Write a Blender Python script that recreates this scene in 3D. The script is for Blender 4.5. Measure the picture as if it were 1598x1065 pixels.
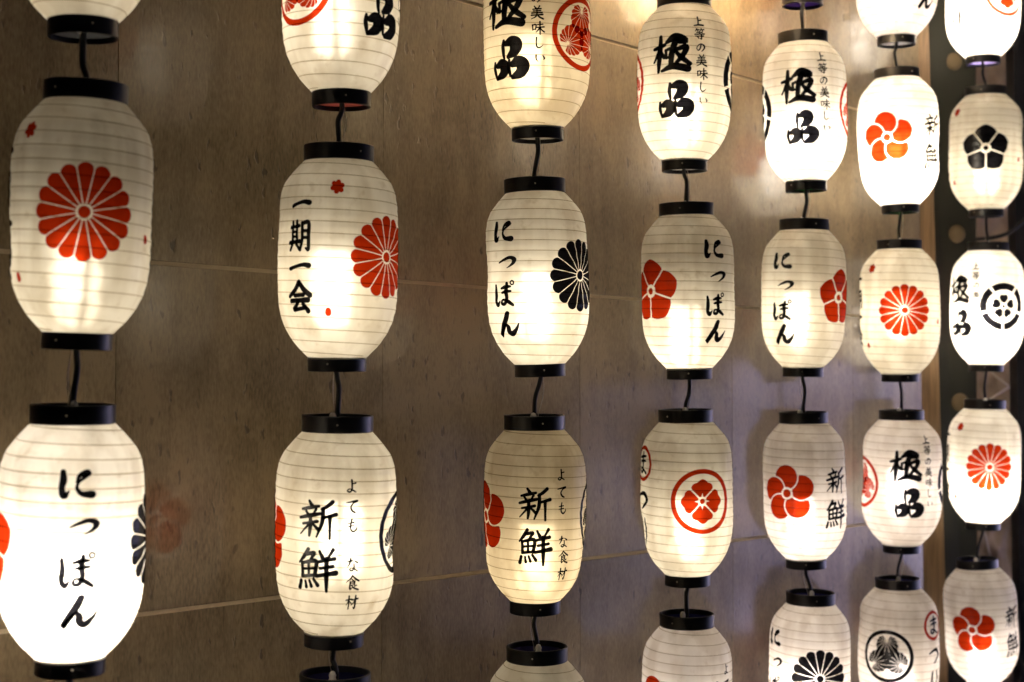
import bpy, math, random
import numpy as np
from mathutils import Vector, Matrix, Euler

random.seed(7)
RAD = math.radians
sc = bpy.context.scene
for o in list(bpy.data.objects):
    bpy.data.objects.remove(o)

# ------------------------------------------------------------------ camera
F = 2400.0                       # focal length in photo pixels (photo is 1598 px wide)
PITCH = math.atan(84 / F)
EYE = Vector((0, 0, 1.55))
cam_d = bpy.data.cameras.new('camera')
cam = bpy.data.objects.new('camera', cam_d)
sc.collection.objects.link(cam)
cam.location = EYE
cam.rotation_euler = (math.pi / 2 + PITCH, 0, 0)
cam_d.sensor_width = 36
cam_d.lens = F / 1598 * 36
cam_d.clip_start = 0.05
cam_d.clip_end = 2000
cam_d.dof.use_dof = True
cam_d.dof.focus_distance = 3.75
cam_d.dof.aperture_fstop = 3.0
sc.camera = cam

# ------------------------------------------------------------------ night sky
w = bpy.data.worlds.new('World')
sc.world = w
w.use_nodes = True
nt = w.node_tree
bg = nt.nodes['Background']
sky = nt.nodes.new('ShaderNodeTexSky')
sky.sky_type = 'NISHITA'
sky.sun_disc = False
sky.sun_elevation = RAD(-4)
sky.sun_rotation = RAD(120)
nt.links.new(sky.outputs[0], bg.inputs[0])
bg.inputs[1].default_value = 0.10

sc.view_settings.view_transform = 'Standard'
sc.view_settings.look = 'None'
sc.view_settings.exposure = 0.0
sc.view_settings.gamma = 1.0
sc.cycles.use_denoising = True
sc.cycles.use_adaptive_sampling = True
sc.cycles.adaptive_threshold = .03
sc.cycles.sample_clamp_indirect = 25.0
sc.cycles.max_bounces = 4
sc.cycles.diffuse_bounces = 3
sc.cycles.glossy_bounces = 3
sc.cycles.transmission_bounces = 3
sc.cycles.transparent_max_bounces = 12
sc.cycles.caustics_reflective = False

# ------------------------------------------------------------------ helpers
H = 0.5                          # height of one lantern, rings included

def unproj(px, py, d):
    """point seen at photo pixel (px, py) at forward distance d"""
    x = (px - 799) / F * d
    y = -(py - 532.5) / F * d
    c, s = math.cos(PITCH), math.sin(PITCH)
    return EYE + Vector((x, d * c - y * s, d * s + y * c))

def link(o, parent=None):
    sc.collection.objects.link(o)
    if parent:
        o.parent = parent
    return o

def mesh_obj(name, verts, faces, mat, parent=None, smooth=False):
    me = bpy.data.meshes.new(name)
    me.from_pydata([tuple(v) for v in verts], [], [tuple(f) for f in faces])
    if smooth:
        me.polygons.foreach_set('use_smooth', [True] * len(me.polygons))
    me.materials.append(mat)
    me.update()
    return link(bpy.data.objects.new(name, me), parent)

def tag(o, label=None, cat=None, group=None, kind=None):
    if label: o['label'] = label
    if cat: o['category'] = cat
    if group: o['group'] = group
    if kind: o['kind'] = kind
    return o

def empty(name, mat):
    o = bpy.data.objects.new(name, None)
    o.empty_display_size = 0.05
    link(o)
    o.matrix_world = mat
    return o

def box_data(x0, x1, y0, y1, z0, z1, b=0.0):
    """a box; with b a chamfer on every face edge"""
    if b == 0:
        v = [(x, y, z) for x in (x0, x1) for y in (y0, y1) for z in (z0, z1)]
        f = [(0, 1, 3, 2), (4, 6, 7, 5), (0, 4, 5, 1), (2, 3, 7, 6), (0, 2, 6, 4), (1, 5, 7, 3)]
        return v, f
    import bmesh
    bm = bmesh.new()
    bmesh.ops.create_cube(bm, size=1)
    for q in bm.verts:
        q.co = Vector((x0 + (q.co.x + .5) * (x1 - x0), y0 + (q.co.y + .5) * (y1 - y0), z0 + (q.co.z + .5) * (z1 - z0)))
    bmesh.ops.bevel(bm, geom=bm.edges[:], offset=b, segments=2, affect='EDGES', profile=.5)
    bm.verts.index_update()
    v = [tuple(q.co) for q in bm.verts]
    f = [[q.index for q in p.verts] for p in bm.faces]
    bm.free()
    return v, f

def lathe_data(prof, n=48):
    v, f = [], []
    for r, z in prof:
        for k in range(n):
            a = 2 * math.pi * k / n
            v.append((r * math.cos(a), r * math.sin(a), z))
    for i in range(len(prof) - 1):
        for k in range(n):
            k2 = (k + 1) % n
            f.append((i * n + k, i * n + k2, (i + 1) * n + k2, (i + 1) * n + k))
    return v, f

def catmull(pts, seg):
    P = np.array(pts, float)
    P = np.vstack([2 * P[0] - P[1], P, 2 * P[-1] - P[-2]])
    out = []
    for i in range(1, len(P) - 2):
        p0, p1, p2, p3 = P[i - 1:i + 3]
        for k in range(seg):
            t = k / seg
            out.append(.5 * ((2 * p1) + (-p0 + p2) * t + (2 * p0 - 5 * p1 + 4 * p2 - p3) * t * t + (-p0 + 3 * p1 - 3 * p2 + p3) * t ** 3))
    out.append(P[-2])
    return np.array(out)

def tube_data(path, r, n=10, cap=True):
    """tube along path (k,3); r a number or one per point"""
    path = np.array(path, float)
    m = len(path)
    r = np.full(m, r) if np.isscalar(r) else np.array(r)
    T = np.gradient(path, axis=0)
    T /= np.linalg.norm(T, axis=1)[:, None]
    ref = np.array((0.0, 1.0, 0.0)) if abs(T[0][1]) < .9 else np.array((1.0, 0, 0))
    v, f = [], []
    u = np.cross(T[0], ref); u /= np.linalg.norm(u)
    for i in range(m):
        u = u - T[i] * np.dot(u, T[i]); u /= np.linalg.norm(u)
        b = np.cross(T[i], u)
        for k in range(n):
            a = 2 * math.pi * k / n
            v.append(path[i] + r[i] * (math.cos(a) * u + math.sin(a) * b))
    for i in range(m - 1):
        for k in range(n):
            k2 = (k + 1) % n
            f.append((i * n + k, i * n + k2, (i + 1) * n + k2, (i + 1) * n + k))
    if cap:
        f.append(tuple(range(n - 1, -1, -1)))
        f.append(tuple(range((m - 1) * n, m * n)))
    return v, f

# ------------------------------------------------------------------ materials
def new_mat(name):
    m = bpy.data.materials.new(name)
    m.use_nodes = True
    m.node_tree.nodes.clear()
    N = m.node_tree.nodes.new
    L = m.node_tree.links.new
    out = N('ShaderNodeOutputMaterial')
    return m, N, L, out

def simple(name, col, rough=.5, metal=0.0, spec=.5, noise=0.0, nscale=40, bump=0.0):
    m, N, L, out = new_mat(name)
    p = N('ShaderNodeBsdfPrincipled')
    p.inputs['Base Color'].default_value = (*col, 1)
    p.inputs['Roughness'].default_value = rough
    p.inputs['Metallic'].default_value = metal
    p.inputs['Specular IOR Level'].default_value = spec
    if noise or bump:
        tc = N('ShaderNodeTexCoord'); n = N('ShaderNodeTexNoise')
        n.inputs['Scale'].default_value = nscale; n.inputs['Detail'].default_value = 6
        L(tc.outputs['Object'], n.inputs['Vector'])
        if noise:
            mx = N('ShaderNodeMix'); mx.data_type = 'RGBA'
            mx.inputs['A'].default_value = (*[c * (1 - noise) for c in col], 1)
            mx.inputs['B'].default_value = (*[min(1, c * (1 + noise)) for c in col], 1)
            L(n.outputs['Fac'], mx.inputs['Factor']); L(mx.outputs['Result'], p.inputs['Base Color'])
            mr = N('ShaderNodeMapRange')
            mr.inputs['To Min'].default_value = max(0, rough - .15); mr.inputs['To Max'].default_value = min(1, rough + .15)
            L(n.outputs['Fac'], mr.inputs['Value']); L(mr.outputs['Result'], p.inputs['Roughness'])
        if bump:
            b = N('ShaderNodeBump'); b.inputs['Strength'].default_value = bump; b.inputs['Distance'].default_value = .004
            L(n.outputs['Fac'], b.inputs['Height']); L(b.outputs['Normal'], p.inputs['Normal'])
    L(p.outputs[0], out.inputs['Surface'])
    return m

def make_paper():
    m, N, L, out = new_mat('lantern_vinyl_paper')
    tc = N('ShaderNodeTexCoord'); oi = N('ShaderNodeObjectInfo')
    off = N('ShaderNodeVectorMath'); off.operation = 'ADD'
    sc_ = N('ShaderNodeVectorMath'); sc_.operation = 'SCALE'
    cmb = N('ShaderNodeCombineXYZ')
    L(oi.outputs['Random'], cmb.inputs['X']); L(oi.outputs['Random'], cmb.inputs['Y']); L(oi.outputs['Random'], cmb.inputs['Z'])
    L(cmb.outputs[0], sc_.inputs[0]); sc_.inputs['Scale'].default_value = 37.0
    L(tc.outputs['Object'], off.inputs[0]); L(sc_.outputs[0], off.inputs[1])
    # long vertical streaks (the weave and the creases of the sheet)
    mp = N('ShaderNodeMapping'); mp.inputs['Scale'].default_value = (1, 1, .09)
    L(off.outputs[0], mp.inputs['Vector'])
    st = N('ShaderNodeTexNoise'); st.inputs['Scale'].default_value = 19; st.inputs['Detail'].default_value = 3
    L(mp.outputs[0], st.inputs['Vector'])
    # blotches
    bl = N('ShaderNodeTexNoise'); bl.inputs['Scale'].default_value = 14; bl.inputs['Detail'].default_value = 5
    L(off.outputs[0], bl.inputs['Vector'])
    cr = N('ShaderNodeMix'); cr.data_type = 'RGBA'
    cr.inputs['A'].default_value = (.68, .62, .50, 1); cr.inputs['B'].default_value = (.86, .82, .71, 1)
    a1 = N('ShaderNodeMath'); a1.operation = 'MULTIPLY_ADD'; a1.inputs[1].default_value = .65; 
    L(st.outputs['Fac'], a1.inputs[0])
    a2 = N('ShaderNodeMath'); a2.operation = 'MULTIPLY'; a2.inputs[1].default_value = .35
    L(bl.outputs['Fac'], a2.inputs[0]); L(a2.outputs[0], a1.inputs[2])
    rmp = N('ShaderNodeMapRange'); rmp.inputs['From Min'].default_value = .41; rmp.inputs['From Max'].default_value = .57
    L(a1.outputs[0], rmp.inputs['Value']); L(rmp.outputs['Result'], cr.inputs['Factor'])
    sn = N('ShaderNodeTexNoise'); sn.inputs['Scale'].default_value = 33; sn.inputs['Detail'].default_value = 4
    L(off.outputs[0], sn.inputs['Vector'])
    sm = N('ShaderNodeMapRange'); sm.inputs['From Min'].default_value = .60; sm.inputs['From Max'].default_value = .78; sm.inputs['To Max'].default_value = .5
    L(sn.outputs['Fac'], sm.inputs['Value'])
    cs_ = N('ShaderNodeMix'); cs_.data_type = 'RGBA'; cs_.inputs['B'].default_value = (.42, .33, .18, 1)
    L(sm.outputs['Result'], cs_.inputs['Factor']); L(cr.outputs['Result'], cs_.inputs['A'])
    cr = cs_
    bp = N('ShaderNodeBump'); bp.inputs['Strength'].default_value = .40; bp.inputs['Distance'].default_value = .014
    L(st.outputs['Fac'], bp.inputs['Height'])
    tr = N('ShaderNodeBsdfTranslucent'); di = N('ShaderNodeBsdfDiffuse'); rf = N('ShaderNodeBsdfRefraction'); gl = N('ShaderNodeBsdfGlossy')
    L(cr.outputs['Result'], tr.inputs['Color']); L(cr.outputs['Result'], di.inputs['Color'])
    rf.inputs['Color'].default_value = (1, .97, .9, 1)
    rf.inputs['Roughness'].default_value = .60; rf.inputs['IOR'].default_value = 1.25
    L(bp.outputs[0], rf.inputs['Normal'])
    L(bp.outputs[0], di.inputs['Normal'])
    gl.inputs['Roughness'].default_value = .35
    L(bp.outputs[0], gl.inputs['Normal'])
    m1 = N('ShaderNodeMixShader'); m1.inputs[0].default_value = .30
    L(tr.outputs[0], m1.inputs[1]); L(di.outputs[0], m1.inputs[2])
    m2 = N('ShaderNodeMixShader'); m2.inputs[0].default_value = .16
    L(m1.outputs[0], m2.inputs[1]); L(rf.outputs[0], m2.inputs[2])
    m3 = N('ShaderNodeMixShader'); m3.inputs[0].default_value = .05
    L(m2.outputs[0], m3.inputs[1]); L(gl.outputs[0], m3.inputs[2])
    L(m3.outputs[0], out.inputs['Surface'])
    return m

def make_ink(name, col, gloss=.035):
    """a print: a thin layer of dye that filters what passes through the sheet, with a little sheen"""
    m, N, L, out = new_mat(name)
    t = N('ShaderNodeBsdfTransparent'); t.inputs['Color'].default_value = (*col, 1)
    g = N('ShaderNodeBsdfGlossy'); g.inputs['Roughness'].default_value = .22
    mx = N('ShaderNodeMixShader'); mx.inputs[0].default_value = gloss
    L(t.outputs[0], mx.inputs[1]); L(g.outputs[0], mx.inputs[2]); L(mx.outputs[0], out.inputs['Surface'])
    return m

def make_plastic_disc(name, col):
    m, N, L, out = new_mat(name)
    t = N('ShaderNodeBsdfTranslucent'); t.inputs['Color'].default_value = (*col, 1)
    d = N('ShaderNodeBsdfDiffuse'); d.inputs['Color'].default_value = (*col, 1)
    mx = N('ShaderNodeMixShader'); mx.inputs[0].default_value = .6
    L(t.outputs[0], mx.inputs[1]); L(d.outputs[0], mx.inputs[2]); L(mx.outputs[0], out.inputs['Surface'])
    return m

def make_stone():
    """polished concrete-look tile: streaks drawn down the face, small pits, clear sealed surface"""
    m, N, L, out = new_mat('polished_concrete_tile')
    g = N('ShaderNodeNewGeometry'); oi = N('ShaderNodeObjectInfo')
    mp = N('ShaderNodeMapping'); mp.inputs['Scale'].default_value = (1, 1, .30)
    L(g.outputs['Position'], mp.inputs['Vector'])
    streak = N('ShaderNodeTexNoise'); streak.inputs['Scale'].default_value = 16; streak.inputs['Detail'].default_value = 4; streak.inputs['Roughness'].default_value = .62
    L(mp.outputs[0], streak.inputs['Vector'])
    fine = N('ShaderNodeTexNoise'); fine.inputs['Scale'].default_value = 210; fine.inputs['Detail'].default_value = 4
    mpf = N('ShaderNodeMapping'); mpf.inputs['Scale'].default_value = (1, 1, .30)
    L(g.outputs['Position'], mpf.inputs['Vector']); L(mpf.outputs[0], fine.inputs['Vector'])
    cloud = N('ShaderNodeTexNoise'); cloud.inputs['Scale'].default_value = 3.2; cloud.inputs['Detail'].default_value = 5; cloud.inputs['Roughness'].default_value = .6
    L(g.outputs['Position'], cloud.inputs['Vector'])
    # pits
    mpp = N('ShaderNodeMapping'); mpp.inputs['Scale'].default_value = (1, 1, .42)
    L(g.outputs['Position'], mpp.inputs['Vector'])
    wob = N('ShaderNodeTexNoise'); wob.inputs['Scale'].default_value = 75
    L(mpp.outputs[0], wob.inputs['Vector'])
    wv = N('ShaderNodeVectorMath'); wv.operation = 'MULTIPLY_ADD'; wv.inputs[1].default_value = (.022,) * 3
    L(wob.outputs['Color'], wv.inputs[0]); L(mpp.outputs[0], wv.inputs[2])
    vo = N('ShaderNodeTexVoronoi'); vo.inputs['Scale'].default_value = 58
    L(wv.outputs[0], vo.inputs['Vector'])
    sep = N('ShaderNodeSeparateColor'); L(vo.outputs['Color'], sep.inputs[0])
    rad = N('ShaderNodeMapRange'); rad.inputs['From Min'].default_value = .35; rad.inputs['From Max'].default_value = 1.0
    rad.inputs['To Min'].default_value = 0.0; rad.inputs['To Max'].default_value = .36
    L(sep.outputs[0], rad.inputs['Value'])
    dif = N('ShaderNodeMath'); dif.operation = 'SUBTRACT'
    L(rad.outputs['Result'], dif.inputs[0]); L(vo.outputs['Distance'], dif.inputs[1])
    pit = N('ShaderNodeMapRange'); pit.inputs['From Min'].default_value = -.05; pit.inputs['From Max'].default_value = .10
    L(dif.outputs[0], pit.inputs['Value'])
    pitm = N('ShaderNodeMath'); pitm.operation = 'MULTIPLY'
    L(pit.outputs['Result'], pitm.inputs[0]); L(sep.outputs[1], pitm.inputs[1])
    # colour
    c1 = N('ShaderNodeValToRGB')
    c1.color_ramp.elements[0].position = .40; c1.color_ramp.elements[0].color = (.070, .049, .023, 1)
    c1.color_ramp.elements[1].position = .62; c1.color_ramp.elements[1].color = (.200, .149, .085, 1)
    s1 = N('ShaderNodeMath'); s1.operation = 'MULTIPLY_ADD'; s1.inputs[1].default_value = .30
    s2 = N('ShaderNodeMath'); s2.operation = 'MULTIPLY_ADD'; s2.inputs[1].default_value = .36
    s3 = N('ShaderNodeMath'); s3.operation = 'MULTIPLY'; s3.inputs[1].default_value = .34
    L(streak.outputs['Fac'], s1.inputs[0]); L(cloud.outputs['Fac'], s2.inputs[0]); L(fine.outputs['Fac'], s3.inputs[0])
    L(s3.outputs[0], s2.inputs[2]); L(s2.outputs[0], s1.inputs[2])
    tone = N('ShaderNodeMath'); tone.operation = 'MULTIPLY_ADD'; tone.inputs[1].default_value = .07
    L(oi.outputs['Random'], tone.inputs[0]); L(s1.outputs[0], tone.inputs[2])
    L(tone.outputs[0], c1.inputs['Fac'])
    mx = N('ShaderNodeMix'); mx.data_type = 'RGBA'; mx.inputs['B'].default_value = (.020, .015, .010, 1)
    fm = N('ShaderNodeMath'); fm.operation = 'MULTIPLY'; fm.inputs[1].default_value = .75
    L(pitm.outputs[0], fm.inputs[0]); L(fm.outputs[0], mx.inputs['Factor']); L(c1.outputs[0], mx.inputs['A'])
    p = N('ShaderNodeBsdfPrincipled')
    L(mx.outputs['Result'], p.inputs['Base Color'])
    p.inputs['Roughness'].default_value = .55
    p.inputs['Coat Weight'].default_value = .48
    p.inputs['Coat Roughness'].default_value = .10
    p.inputs['Coat IOR'].default_value = 1.5
    b = N('ShaderNodeBump'); b.inputs['Strength'].default_value = .5; b.inputs['Distance'].default_value = .004; b.invert = True
    L(pitm.outputs[0], b.inputs['Height']); L(b.outputs[0], p.inputs['Normal'])
    L(p.outputs[0], out.inputs['Surface'])
    return m

def make_wood():
    m, N, L, out = new_mat('pale_pine_board')
    tc = N('ShaderNodeTexCoord'); mp = N('ShaderNodeMapping'); mp.inputs['Scale'].default_value = (1, 1, .05)
    L(tc.outputs['Object'], mp.inputs['Vector'])
    n = N('ShaderNodeTexNoise'); n.inputs['Scale'].default_value = 90; n.inputs['Detail'].default_value = 6; n.inputs['Distortion'].default_value = .6
    L(mp.outputs[0], n.inputs['Vector'])
    r = N('ShaderNodeValToRGB')
    r.color_ramp.elements[0].position = .3; r.color_ramp.elements[0].color = (.080, .046, .019, 1)
    r.color_ramp.elements[1].position = .7; r.color_ramp.elements[1].color = (.175, .105, .048, 1)
    L(n.outputs['Fac'], r.inputs['Fac'])
    p = N('ShaderNodeBsdfPrincipled'); p.inputs['Roughness'].default_value = .5
    L(r.outputs[0], p.inputs['Base Color'])
    b = N('ShaderNodeBump'); b.inputs['Strength'].default_value = .2; b.inputs['Distance'].default_value = .002
    L(n.outputs['Fac'], b.inputs['Height']); L(b.outputs[0], p.inputs['Normal'])
    L(p.outputs[0], out.inputs['Surface'])
    return m

def make_display(name, col, s):
    m, N, L, out = new_mat(name)
    g = N('ShaderNodeNewGeometry'); n = N('ShaderNodeTexNoise'); n.inputs['Scale'].default_value = 1.6; n.inputs['Detail'].default_value = 2
    L(g.outputs['Position'], n.inputs['Vector'])
    r = N('ShaderNodeValToRGB')
    r.color_ramp.elements[0].position = .36; r.color_ramp.elements[0].color = (col[0] * .35, col[1] * .3, col[2] * .3, 1)
    r.color_ramp.elements[1].position = .62; r.color_ramp.elements[1].color = (*col, 1)
    L(n.outputs['Fac'], r.inputs['Fac'])
    e = N('ShaderNodeEmission'); L(r.outputs[0], e.inputs[0]); e.inputs[1].default_value = s
    L(e.outputs[0], out.inputs['Surface'])
    return m

def make_emit(name, col, s):
    m, N, L, out = new_mat(name)
    e = N('ShaderNodeEmission'); e.inputs[0].default_value = (*col, 1); e.inputs[1].default_value = s
    L(e.outputs[0], out.inputs['Surface'])
    return m

M_PAPER = make_paper()
M_BLACK = make_ink('black_ink', (.005, .005, .007), .025)
M_RED = make_ink('red_ink', (.44, .028, .004), .010)
M_RIB = make_ink('rib_wire_tan', (.60, .54, .42), .02)
M_RING = simple('black_plastic', (.011, .011, .013), .38, noise=.3, nscale=60)
M_CABLE = simple('black_rubber', (.010, .010, .010), .45)
M_CLIP = simple('pale_clip', (.75, .72, .68), .4)
M_WIRE = simple('thin_wire', (.45, .40, .33), .3, metal=.7)
DISC = {k: make_plastic_disc(k + '_plastic', c) for k, c in dict(
    white=(.75, .75, .74), pink=(.75, .34, .30), green=(.10, .50, .12), blue=(.03, .03, .10), lilac=(.62, .56, .80), violet=(.06, .04, .13), grey=(.35, .36, .38)).items()}
M_STONE = make_stone()
M_MORTAR = simple('beige_mortar', (.44, .36, .25), .8, noise=.25, nscale=50, bump=.3)
M_WOOD = make_wood()

# ------------------------------------------------------------------ the place: wall row geometry
ROW = Vector((.670, .742, 0)).normalized()      # direction the wall and the lantern row run, into the picture
NRM = Vector((.742, -.670, 0)).normalized()     # from the wall to the viewer's side
P0 = Vector((-1.0525, 3.07, 0))                 # wall point behind the first string
WALLM = Matrix(((ROW.x, -NRM.x, 0, P0.x), (ROW.y, -NRM.y, 0, P0.y), (0, 0, 1, 0), (0, 0, 0, 1)))  # local x along wall, -y out of it

def structure(o):
    o['kind'] = 'structure'
    return o

M_PAVE = simple('street_paving', (.10, .095, .09), .6, noise=.35, nscale=6, bump=.3)
structure(mesh_obj('ground', [(-300, -300, 0), (300, -300, 0), (300, 300, 0), (-300, 300, 0)], [(0, 1, 2, 3)], M_PAVE))

# tiled wall: mortar bed with one object for every tile
WALL_END = 3.955
v, f = box_data(-2.05, WALL_END, .005, .20, 0, 4.6)
wall = mesh_obj('tiled_wall', v, f, M_MORTAR)
wall.matrix_world = WALLM
tag(wall, 'brown grey polished stone tile wall behind the hanging lanterns', 'wall')
xs = [-2.04] + [.303 + .78 * k for k in range(-2, 5)] + [WALL_END]
zs = [.004, .310, 1.075, 1.840, 2.605, 3.370, 4.135, 4.6]
tile_mesh = {}
for i in range(len(xs) - 1):
    for j in range(len(zs) - 1):
        wdt, hgt = xs[i + 1] - xs[i] - .0006, zs[j + 1] - zs[j] - .010
        key = (round(wdt, 3), round(hgt, 3))
        if key not in tile_mesh:
            vv, ff = box_data(0, wdt, 0, .011, 0, hgt, .0008)
            me = bpy.data.meshes.new('wall_tile'); me.from_pydata(vv, [], ff); me.materials.append(M_STONE)
            tile_mesh[key] = me
        t = link(bpy.data.objects.new('wall_tile', tile_mesh[key]), wall)
        t.location = (xs[i] + .0003, random.uniform(-.0012, .0), zs[j] + .005)

# ------------------------------------------------------------------ lantern shape
RB = .262 * H                                   # radius of the shade
Z_TOP, Z_BOT = .436 * H, -.438 * H              # ends of the paper, from the lantern's middle
PROF_T = np.array([0, .03, .06, .117, .17, .234, .35, .60, .70, .76, .82, .877, .936, 1.0])
PROF_R = np.array([.55, .645, .735, .885, .952, .985, 1.0, 1.0, .988, .965, .912, .825, .695, .49])
_tt = np.linspace(0, 1, 400)
_rr = np.interp(_tt, PROF_T, PROF_R)
_k = np.hanning(25); _k /= _k.sum()
_rr = np.convolve(np.concatenate([np.full(12, _rr[0]), _rr, np.full(12, _rr[-1])]), _k, mode='valid')
_rr[:12] = np.interp(_tt[:12], PROF_T, PROF_R); _rr[-12:] = np.interp(_tt[-12:], PROF_T, PROF_R)
PITCHR = .0515 * H

class Shape:
    """surface of one lantern's shade; every lantern sags and dents in its own way"""
    def __init__(self, seed, wide=1.0):
        rs = np.random.RandomState(seed)
        self.ph = rs.uniform(0, 6.28, 8); self.am = rs.uniform(.4, 1, 8); self.off = rs.uniform(0, 1)
        self.dent = [(rs.uniform(-3.1, 3.1), rs.uniform(-.12, .12), rs.uniform(.004, .011)) for _ in range(3)]
        self.wide = wide * rs.uniform(.985, 1.02)
    def rad(self, phi, z):
        t = np.clip((Z_TOP - z) / (Z_TOP - Z_BOT), 0, 1)
        r = np.interp(t, _tt, _rr) * RB * self.wide
        env = np.sin(np.pi * np.clip(t, 0, 1)) ** .7
        p, a = self.ph, self.am
        d = .0016 * a[0] * np.sin(2 * phi + p[0]) + .0012 * a[1] * np.sin(3 * phi + p[1] + 6 * z / H) \
            + .0007 * a[2] * np.sin(7 * phi + p[2] + 9 * z / H) + .0010 * a[3] * np.sin(11 * z / H + p[3])
        for dp, dz, da in self.dent:
            dd = np.angle(np.exp(1j * (phi - dp)))
            d = d - da * np.exp(-(dd / .38) ** 2 - ((z - dz) / .05) ** 2)
        q = z / PITCHR + phi / (2 * np.pi) + self.off
        sag = .0009 * np.sin(np.pi * q) ** 2 * (1 + .5 * np.sin(5 * phi + p[5]))
        return r + env * (d - sag)
    def pt(self, phi, z, lift=0.0):
        r = self.rad(phi, z) + lift
        return np.stack([r * np.sin(phi), -r * np.cos(phi), z * np.ones_like(phi)], -1)

def shade_mesh(S):
    n = 72
    z = np.linspace(Z_TOP + .004, Z_BOT - .004, 118)
    ph = np.linspace(-np.pi, np.pi, n, endpoint=False)
    P, Z = np.meshgrid(ph, z)
    V = S.pt(P, Z).reshape(-1, 3)
    Fc = []
    for i in range(len(z) - 1):
        for k in range(n):
            k2 = (k + 1) % n
            Fc.append((i * n + k, (i + 1) * n + k, (i + 1) * n + k2, i * n + k2))
    return V, Fc

def coil_mesh(S):
    """the spiral rib wire"""
    ph = []
    zz = np.arange(Z_TOP - .004, Z_BOT + .004, -PITCHR / 56)
    q = -(zz / PITCHR + S.off) * 2 * np.pi
    path = S.pt(q, zz, .0002)
    return tube_data(path, .00095, 5)

# ------------------------------------------------------------------ prints: shapes drawn on the unrolled sheet (metres, x right, y up)
class Sheet:
    def __init__(self):
        self.v, self.f = [], []
    def star(self, inside, c, rmax=1.5, n=56, rings=4):
        """fill the shape given by a predicate that is star-shaped around c"""
        pts = []
        for k in range(n):
            a = 2 * math.pi * k / n
            dx, dy = math.cos(a), math.sin(a)
            t, st = 0.0, rmax / 60
            while t < rmax and inside(c[0] + dx * (t + st), c[1] + dy * (t + st)):
                t += st
            lo, hi = t, t + st
            for _ in range(7):
                mid = (lo + hi) / 2
                if inside(c[0] + dx * mid, c[1] + dy * mid): lo = mid
                else: hi = mid
            pts.append((c[0] + dx * lo, c[1] + dy * lo))
        b = len(self.v)
        self.v.append(c)
        for j in range(1, rings + 1):
            s = j / rings
            for p in pts:
                self.v.append((c[0] + (p[0] - c[0]) * s, c[1] + (p[1] - c[1]) * s))
        for k in range(n):
            k2 = (k + 1) % n
            self.f.append((b, b + 1 + k, b + 1 + k2))
            for j in range(rings - 1):
                o = b + 1 + j * n
                self.f.append((o + k, o + n + k, o + n + k2, o + k2))
    def arc(self, r0, r1, a0, a1, c=(0, 0), n=64, m=3):
        b = len(self.v)
        for i in range(n + 1):
            a = a0 + (a1 - a0) * i / n
            for j in range(m + 1):
                r = r0 + (r1 - r0) * j / m
                self.v.append((c[0] + r * math.cos(a), c[1] + r * math.sin(a)))
        for i in range(n):
            for j in range(m):
                o = b + i * (m + 1) + j
                self.f.append((o, o + 1, o + m + 2, o + m + 1))
    def stroke(self, pts, seg=7, m=4):
        """one brush stroke: points (x, y, width)"""
        P = np.array(pts, float)
        if len(P) == 2:
            P = np.vstack([P[0], (P[0] + P[1]) / 2 + np.array([0, 0, -.1 * P[0][2]]), P[1]])
        C = catmull(P, seg)
        C[:, 2] = np.maximum(C[:, 2], .4)
        T = np.gradient(C[:, :2], axis=0)
        T /= np.maximum(np.linalg.norm(T, axis=1), 1e-6)[:, None]
        rows = []
        def cap(p, t, w, sign):
            out = []
            for fr in (.5, .42, .25):
                out.append((p + sign * t * w * fr, w * math.sqrt(max(0, 1 - (fr / .5) ** 2)), t))
            return out
        w0, w1 = C[0, 2], C[-1, 2]
        rows += cap(C[0, :2], T[0], w0, -1)
        rows += [(C[i, :2], C[i, 2], T[i]) for i in range(len(C))]
        rows += cap(C[-1, :2], T[-1], w1, 1)[::-1]
        b = len(self.v)
        for p, wd, t in rows:
            nn = np.array((-t[1], t[0]))
            for j in range(m + 1):
                self.v.append(tuple(p + nn * wd * (j / m - .5)))
        for i in range(len(rows) - 1):
            for j in range(m):
                o = b + i * (m + 1) + j
                self.f.append((o, o + 1, o + m + 2, o + m + 1))
    def grid(self, fn, nu, nv):
        b = len(self.v)
        for i in range(nu + 1):
            for j in range(nv + 1):
                self.v.append(fn(i / nu, j / nv))
        for i in range(nu):
            for j in range(nv):
                o = b + i * (nv + 1) + j
                self.f.append((o, o + 1, o + nv + 2, o + nv + 1))
    def add(self, other, sx, sy, dx, dy):
        b = len(self.v)
        self.v += [(x * sx + dx, y * sy + dy) for x, y in other.v]
        self.f += [tuple(i + b for i in q) for q in other.f]
        return self

def chrys():
    s = Sheet(); n = 16
    tn = math.tan(math.pi / n)
    rr = .86 * tn
    uc = 1 - rr
    for k in range(n):
        th = 2 * math.pi * k / n + math.pi / 2
        ca, sa = math.cos(th), math.sin(th)
        def fn(p, q, ca=ca, sa=sa):
            u = .17 + (1 - .17) * math.sin(p * math.pi / 2) if p > .5 else .17 + (1 - .17) * .70711 * p / .5
            wd = max(.006, u * tn - .011)
            if u > uc: wd = min(wd, math.sqrt(max(0, rr * rr - (u - uc) ** 2)))
            v = wd * (2 * q - 1)
            return (u * ca - v * sa, u * sa + v * ca)
        s.grid(fn, 18, 4)
    s.star(lambda x, y: x * x + y * y < .125 ** 2, (0, 0), .3, 24, 2)
    return s

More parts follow.
